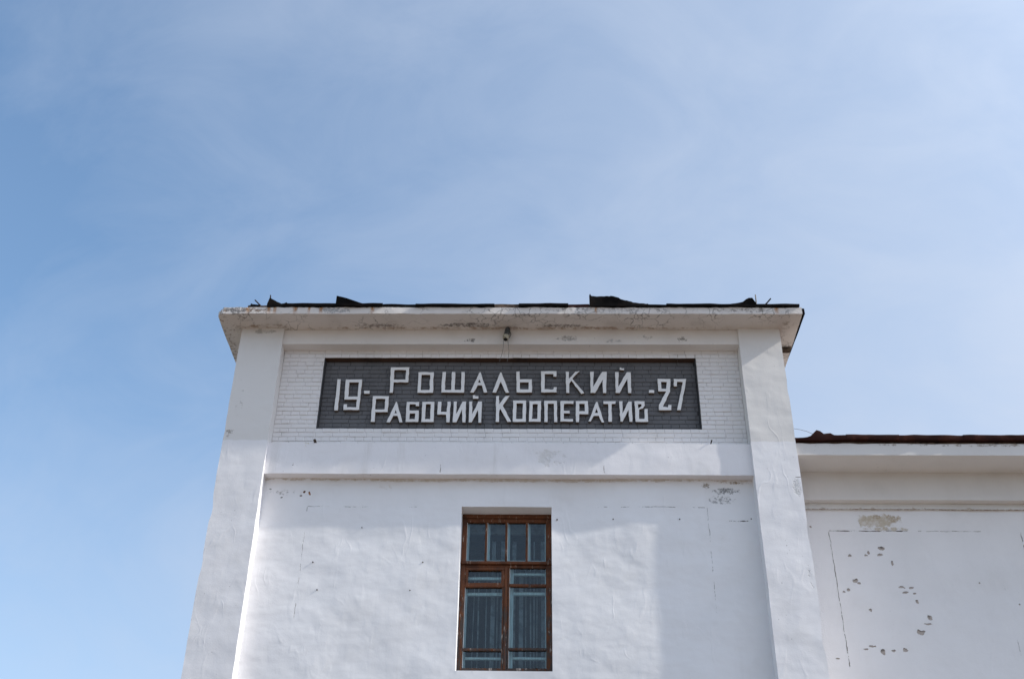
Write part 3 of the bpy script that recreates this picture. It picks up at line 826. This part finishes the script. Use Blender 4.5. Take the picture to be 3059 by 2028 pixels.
# right sash
bar('stile', -0.406, -0.381, 6.90, 8.394, YF + 0.003)
bar('rail', -0.381, 0.139, 8.108, 8.150, YF + 0.003)
bar('rail', -0.381, 0.139, 7.178, 7.214, YF + 0.003)
bar('rail', -1.015, 0.139, 6.862, 6.926, YF + 0.001)
bar('sill_board', -1.088, 0.221, 6.798, 6.860, 0.452, 0.55)
panes = [(-1.015, -0.748, 8.48, 9.108), (-0.716, -0.453, 8.48, 9.108), (-0.421, -0.154, 8.48, 9.108), (-0.122, 0.139, 8.48, 9.108),
         (-0.975, -0.50, 8.16, 8.354), (-1.015, -0.483, 7.204, 8.096), (-1.015, -0.483, 6.926, 7.168),
         (-0.381, 0.139, 8.15, 8.394), (-0.381, 0.139, 7.214, 8.108), (-0.381, 0.139, 6.926, 7.178)]
rp = random.Random(9)
for x0, x1, z0, z1 in panes:
    t1, t2 = rp.uniform(-0.0016, 0.0016), rp.uniform(-0.0016, 0.0016)
    bm = box(x0 - 0.006, x1 + 0.006, 0.512, 0.516, z0 - 0.006, z1 + 0.006, disp=lambda p: Vector((0, (p.x - x0) * t1 + (p.z - z0) * t2, 0)))
    build('pane', bm, M['glass'], win)
    # putty fillets left and above, pale and cracked
    if z1 - z0 > 0.2:
        bm = bmesh.new()
        box(x0, x0 + 0.007, 0.497, 0.511, z0, z1, bm, disp=lambda p: nvec(p, 14, 0.003, 61))
        build('putty', bm, M['teal_frame'], win)
# second, inner window
IN = 'teal_frame'
bar('inner_stile', -1.085, -0.985, 6.81, 9.2, 0.60, 0.65, IN)
bar('inner_stile', 0.125, 0.218, 6.81, 9.2, 0.60, 0.65, IN)
bar('inner_mullion', -0.46, -0.325, 6.85, 8.47, 0.60, 0.65, IN)
bar('inner_rail', -0.985, 0.125, 8.47, 8.56, 0.60, 0.65, IN)
for x in (-0.70, -0.405, -0.105): bar('inner_mullion', x - 0.02, x + 0.02, 8.56, 9.2, 0.60, 0.64, IN)
bar('inner_rail', -0.985, -0.46, 8.02, 8.065, 0.60, 0.65, IN)
bar('inner_rail', -0.325, 0.125, 8.03, 8.075, 0.60, 0.65, IN)
bar('inner_rail', -0.985, -0.46, 8.26, 8.30, 0.60, 0.65, IN)
bar('inner_rail', -0.325, 0.125, 8.33, 8.365, 0.60, 0.65, IN)
bar('inner_rail', -0.985, -0.46, 7.085, 7.12, 0.60, 0.65, IN)
bar('inner_rail', -0.325, 0.125, 7.09, 7.125, 0.60, 0.65, IN)
# vertical blind strips hanging behind the inner window
xx = -1.02
while xx < 0.16:
    w = rp.choice((0.014, 0.020, 0.026, 0.06))
    top = 8.95 if rp.random() < 0.55 else 8.46
    bm = grid_box([xx, xx + w], [0.80, 0.804], rng(6.6, top, 0.3), lambda p: Vector((nvec(p, 0.8, 0.008, xx * 9).x, nvec(p, 1, 0.01, 70).y, 0)))
    build('blind_strip', bm, M['blind'], win)
    xx += w + rp.choice((0.03, 0.05, 0.07, 0.10))
bm = grid_box([-1.085, 0.218], [0.76, 0.79], [9.05, 9.222])
build('pelmet', bm, M['blind'], win)
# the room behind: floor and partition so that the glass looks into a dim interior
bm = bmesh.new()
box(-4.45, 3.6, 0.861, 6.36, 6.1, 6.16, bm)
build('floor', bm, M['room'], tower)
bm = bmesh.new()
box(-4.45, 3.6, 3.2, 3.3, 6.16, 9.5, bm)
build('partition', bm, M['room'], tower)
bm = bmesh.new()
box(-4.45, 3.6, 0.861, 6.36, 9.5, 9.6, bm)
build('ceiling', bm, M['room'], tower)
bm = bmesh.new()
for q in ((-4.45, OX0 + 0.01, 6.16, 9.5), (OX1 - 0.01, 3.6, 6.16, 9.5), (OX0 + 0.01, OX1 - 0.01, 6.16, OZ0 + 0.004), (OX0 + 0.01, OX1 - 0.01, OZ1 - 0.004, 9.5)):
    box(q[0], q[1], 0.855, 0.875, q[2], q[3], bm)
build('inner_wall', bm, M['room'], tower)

# ------------------------------------------------------------------ roof of the tower
bm = box(-4.85, 4.05, -0.25, 6.8, 12.386, 12.43)
build('roof', bm, M['tar'], tower)


def sheet(x0, x1, yf, z0, th, mat, slope=0.05, back=0.5, wav=0.010, seed=0):
    bm = grid_box(rng(x0, x1, 0.07), [yf, yf + 0.05, yf + 0.2, yf + back], [z0, z0 + th],
                  lambda p: Vector((nvec(p, 4, 0.004, seed).x, nvec(p, 5, wav, seed).y, nvec(p, 3, wav, seed + 1).z + (p.y - yf) * slope)))
    return build('roof_sheet', bm, M[mat], tower, smooth=0.6)


for i, (x0, x1, yf, z0, th, mt) in enumerate((
        (-3.96, -3.13, -0.425, 12.392, 0.052, 'black_metal'), (-3.14, -2.42, -0.445, 12.388, 0.042, 'black_metal'),
        (-2.44, -1.88, -0.388, 12.390, 0.062, 'black_metal'), (-1.90, -0.66, -0.445, 12.388, 0.032, 'black_metal'),
        (-0.68, -0.26, -0.382, 12.388, 0.066, 'dark_wood'), (-0.28, 0.50, -0.440, 12.388, 0.040, 'black_metal'),
        (0.48, 0.83, -0.388, 12.388, 0.062, 'rust_metal'), (0.82, 2.05, -0.430, 12.390, 0.030, 'black_metal'),
        (2.03, 3.20, -0.445, 12.390, 0.030, 'black_metal'), (3.18, 4.11, -0.430, 12.392, 0.040, 'black_metal'))):
    sheet(x0, x1, yf, z0, th, mt, seed=80 + i * 3)


def flap(top, zb, y0, lean, back=0.35, rag=0.0, seed=1):
    """sheet metal curled up at the roof edge: rises along 'top', runs back over the roof behind"""
    rr_ = random.Random(seed)
    pts = []
    for a, b in zip(top, top[1:]):
        k = max(1, int(abs(b[0] - a[0]) / 0.03))
        for q in range(k):
            t_ = q / k
            pts.append((a[0] + (b[0] - a[0]) * t_, a[1] + (b[1] - a[1]) * t_ + (rr_.uniform(-rag, rag) if q else 0)))
    pts.append(top[-1])
    bm = bmesh.new()
    rows = []
    for x, z in pts:
        h = z - zb
        rows.append([bm.verts.new((x, y0 + lean * h + 0.02 * math.sin(x * 9), z)),
                     bm.verts.new((x, y0 + lean * h * 0.35, zb + h * 0.5)),
                     bm.verts.new((x, y0, zb)),
                     bm.verts.new((x, y0 + back, zb + 0.03))])
    for a, b in zip(rows, rows[1:]):
        for k in range(3): bm.faces.new((a[k], b[k], b[k + 1], a[k + 1]))
    bmesh.ops.recalc_face_normals(bm, faces=bm.faces)
    bmesh.ops.solidify(bm, geom=bm.faces[:], thickness=0.005)
    return build('roof_sheet', bm, M['black_metal'], tower, smooth=0.6)


flap([(-4.255, 12.43), (-4.228, 12.557), (-4.18, 12.53), (-4.10, 12.485), (-4.034, 12.455), (-3.99, 12.462), (-3.955, 12.480), (-3.93, 12.45)], 12.395, -0.41, 0.0, seed=2, rag=0.003)
flap([(-4.523, 12.478), (-4.49, 12.45), (-4.44, 12.435), (-4.37, 12.418)], 12.39, -0.405, 0.4, seed=3)
flap([(-3.165, 12.590), (-3.05, 12.546), (-2.90, 12.488), (-2.78, 12.452), (-2.67, 12.428)], 12.388, -0.430, 0.0, seed=4)
flap([(0.83, 12.60), (0.845, 12.640), (0.865, 12.598), (0.95, 12.582), (1.06, 12.572), (1.15, 12.563), (1.165, 12.572), (1.25, 12.548), (1.36, 12.503), (1.55, 12.468), (1.75, 12.432)],
     12.388, -0.432, 0.0, seed=5, rag=0.007)
flap([(3.02, 12.436), (3.14, 12.447), (3.228, 12.462), (3.28, 12.508), (3.325, 12.534), (3.385, 12.538), (3.41, 12.49), (3.44, 12.44)], 12.392, -0.425, 0.0, seed=6, rag=0.004)
# loose rods and sticks standing on the roof edge
def rod(a, b, r, mat, name='metal_rod'):
    bm = tube([a, ((a[0] + b[0]) / 2 + 0.004, (a[1] + b[1]) / 2, (a[2] + b[2]) / 2), b], r, seg=6)
    build(name, bm, M[mat], tower)


rod((-4.212, -0.36, 12.40), (-4.241, -0.35, 12.655), 0.010, 'rod')
rod((-4.300, -0.30, 12.385), (-4.464, -0.40, 12.526), 0.010, 'rod')
rod((3.560, -0.36, 12.43), (3.684, -0.39, 12.563), 0.012, 'rod')
rod((3.446, -0.36, 12.40), (3.456, -0.37, 12.652), 0.009, 'pale_wood', 'wooden_stick')
bm = grid_box(rng(-4.56, -4.22, 0.05), [-0.385, -0.28], [12.383, 12.428], lambda p: nvec(p, 9, 0.008, 90))
build('batten', bm, M['dark_wood'], tower, smooth=0.5)
# clods of debris left along the bare end of the slab
rd = random.Random(11)
for x, w, h in ((-4.93, 0.035, 0.028), (-4.86, 0.03, 0.018), (-4.80, 0.05, 0.026), (-4.74, 0.045, 0.024), (-4.66, 0.05, 0.016), (-4.60, 0.04, 0.012)):
    bm = bmesh.new()
    bmesh.ops.create_icosphere(bm, subdivisions=2, radius=1.0)
    for v in bm.verts:
        v.co = Vector((v.co.x * w, v.co.y * 0.04, v.co.z * h)) * (1 + noise.noise(v.co * 2.2 + Vector((x, 0, 0)) * 9) * 0.5) + Vector((x, -0.345, 12.382))
    build('debris', bm, M['tar'], tower, smooth=1.0)
# strip of sheet metal along the right-hand edge of the slab
bm = grid_box([4.150, 4.185], rng(-0.385, 0.99, 0.12), [12.27, 12.372], lambda p: Vector((nvec(p, 3, 0.006, 95).x - (p.y + 0.38) * 0.03, 0, nvec(p, 3, 0.006, 96).z)))
build('drip_edge', bm, M['black_metal'], tower)
bm = grid_box([3.83, 3.92, 4.02, 4.12], [0.51, 0.56, 0.60], [12.195, 12.225, 12.256], lambda p: nvec(p, 8, 0.014, 97) * (1 if p.z < 12.25 else 0))
build('bracket', bm, M['rust_bracket'], tower, smooth=0.6)
# bolts driven into the walls
for x, z, y, r, ln in ((-3.179, 8.355, YW, 0.009, 0.014), (-1.611, 8.359, YW, 0.009, 0.014), (-3.075, 7.939, YW, 0.009, 0.014), (-1.768, 7.936, YW, 0.009, 0.014),
                       (-2.525, 8.896, YW, 0.007, 0.012), (0.302, 9.037, YW, 0.010, 0.008), (1.114, 9.045, YW, 0.010, 0.008), (2.076, 9.05, YW, 0.010, 0.008),
                       (3.109, 9.059, YW, 0.009, 0.008), (-3.33, 10.235, YB, 0.022, 0.20), (2.62, 10.26, YB, 0.010, 0.19)):
    yb_ = y + 0.03
    bm = tube([(x, yb_, z), (x, y - ln, z - 0.006)], r, seg=8)
    build('bolt', bm, M['rust_bracket'], tower, smooth=0.7)

# ------------------------------------------------------------------ lamp under the cornice
lamp = empty('wall_lamp', (-0.465, -0.03, 12.255))
tag(lamp, 'small grey cylindrical lamp hanging under the cornice above the sign panel', 'lamp')
a, b = Vector((-0.452, -0.020, 12.245)), Vector((-0.486, -0.095, 11.985))
bm = tube([a, a.lerp(b, 0.08), a.lerp(b, 0.1), a.lerp(b, 0.72)], [0.032, 0.034, 0.044, 0.047], seg=16)
build('housing', bm, M['lamp_metal'], lamp, smooth=0.7)
bm = tube([a.lerp(b, 0.722), a.lerp(b, 0.78), a.lerp(b, 0.95), a.lerp(b, 1.0)], [0.050, 0.052, 0.046, 0.040], seg=16)
build('ring', bm, M['lamp_ring'], lamp, smooth=0.7)
bm = tube([a.lerp(b, 0.99), a.lerp(b, 1.06)], [0.030, 0.026], seg=14)
build('socket', bm, M['dark_hole'], lamp, smooth=0.7)
bm = tube([(-0.425, -0.004, 12.22), (-0.405, -0.03, 12.12), (-0.425, -0.075, 12.03), (-0.45, -0.09, 12.00)], 0.007, seg=6)
build('bracket', bm, M['lamp_metal'], lamp, smooth=0.7)
for pts in ([(-0.52, -0.09, 12.02), (-0.517, -0.08, 11.90), (-0.528, -0.06, 11.78), (-0.575, -0.05, 11.595)],
            [(-0.455, -0.09, 12.0), (-0.440, -0.07, 11.88), (-0.430, -0.05, 11.79), (-0.438, -0.05, 11.68), (-0.458, -0.06, 11.585)]):
    build('wire', tube(pts, 0.0035, seg=5), M['wire'], lamp, smooth=1.0)

# ------------------------------------------------------------------ lower wing
wing = empty('wing_building', (8.5, 0.8, 0.0))
tag(wing, 'lower white wing with dark rusty roof edge and moulded cornice beside the tower', 'building')
QX0, QX1 = 3.838, 15.0
bm = bmesh.new()
gx, gz = rng(QX0, QX1, 0.14), rng(0, 9.50, 0.14)
vv = {}
for i, x in enumerate(gx):
    for k, z in enumerate(gz):
        p = Vector((x, 0.765, z))
        vv[i, k] = bm.verts.new(p + Vector((0, nvec(p, 0.8, 0.010, 110).y + nvec(p, 2.5, 0.004, 111).y, 0)))
for i in range(len(gx) - 1):
    for k in range(len(gz) - 1): bm.faces.new((vv[i, k], vv[i + 1, k], vv[i + 1, k + 1], vv[i, k + 1]))
build('wall', bm, M['wing_wall'], wing, smooth=0.8, normals=False)
bm = bmesh.new()
box(QX1 - 0.3, QX1 - 0.002, 0.775, 9.0, 0, 10.0, bm)
build('side_wall', bm, M['wing_wall'], wing)
wob = lambda s, a=0.003: (lambda p: Vector((0, nvec(p, 2.0, a, s).y, nvec(p, 1.5, a, s + 1).z)))
build('moulding', grid_box(rng(QX0, QX1, 0.15), [0.722, 0.80], [9.469, 9.515, 9.5585], wob(120)), M['moulding'], wing, smooth=0.5)
build('frieze', grid_box(rng(QX0, QX1, 0.15), [0.600, 0.80], [9.5595, 9.7, 9.85, 10.02], wob(122)), M['wing_cornice'], wing, smooth=0.5)
build('cornice', grid_box(rng(QX0, QX1, 0.12), [0.05, 0.15, 0.3, 0.45, 0.6, 1.2, 4.0], [10.016, 10.08, 10.15, 10.212],
      lambda p: Vector((0, nvec(p, 3, 0.003, 124).y, nvec(p, 3, 0.003, 125).z - (abs(nvec(p, 6, 0.022, 126).x) if p.z > 10.2 and p.y < 0.1 else 0)))), M['wing_cornice'], wing, smooth=0.6)
build('batten', grid_box(rng(QX0, QX1, 0.08), [0.085, 0.2], [10.20, 10.225, 10.252], lambda p: Vector((0, nvec(p, 6, 0.012, 128).y, nvec(p, 6, 0.008, 129).z))), M['dark_wood'], wing, smooth=0.6)


def wing_edge(p):
    z = 0.0
    if p.z > 10.30:
        z += 0.095 * math.exp(-((p.x - 4.20) / 0.075) ** 2) + 0.045 * math.exp(-((p.x - 4.37) / 0.045) ** 2)
        z -= 0.055 * max(0.0, min(1.0, (4.25 - p.x) / 0.35))
    return Vector((0, nvec(p, 4, 0.012, 131).y, z + nvec(p, 1.6, 0.012, 132).z + nvec(p, 7, 0.006, 133).z))


xb = [3.842, 4.62, 5.38, 6.35, 7.5, 9.0, 10.6, 12.2, 13.8, 15.0]
for i, (x0, x1) in enumerate(zip(xb, xb[1:])):
    lift = 0.006 * (i % 2)
    bm = grid_box(rng(x0, x1 + 0.02, 0.05), [0.0 - lift, 0.03, 0.08, 0.2, 0.8], [10.252 + lift, 10.285 + lift, 10.325 + lift, 10.340 + lift],
                  lambda p: wing_edge(p) + Vector((0, (0.022 if p.z > 10.333 and p.y < 0.02 else 0) + (0.012 if p.z < 10.26 and p.y < 0.02 else 0), max(0, p.y - 0.1) * 0.06)))
    build('roof_sheet', bm, M['rust_metal'], wing, smooth=0.6)
bm = bmesh.new()
vs = [bm.verts.new(p) for p in ((QX0, 0.5, 10.34), (QX1, 0.5, 10.34), (QX1, 9.0, 10.9), (QX0, 9.0, 10.9), (QX0, 0.5, 10.28), (QX1, 0.5, 10.28), (QX1, 9.0, 10.84), (QX0, 9.0, 10.84))]
for f in ((0, 1, 2, 3), (4, 5, 6, 7), (0, 1, 5, 4), (1, 2, 6, 5), (2, 3, 7, 6), (3, 0, 4, 7)): bm.faces.new([vs[i] for i in f])
build('roof', bm, M['rust_metal'], wing)

# thin loose wire between the tower and the wing roof
bm = tube([(3.86, 0.06, 10.47), (3.96, 0.05, 10.445), (4.05, 0.04, 10.41), (4.085, 0.03, 10.385), (4.13, 0.03, 10.36), (4.18, 0.03, 10.345)], 0.0035, seg=5)
tag(build('cable', bm, M['wire'], smooth=1.0), 'thin loose wire running from the tower side to the wing roof', 'wire')
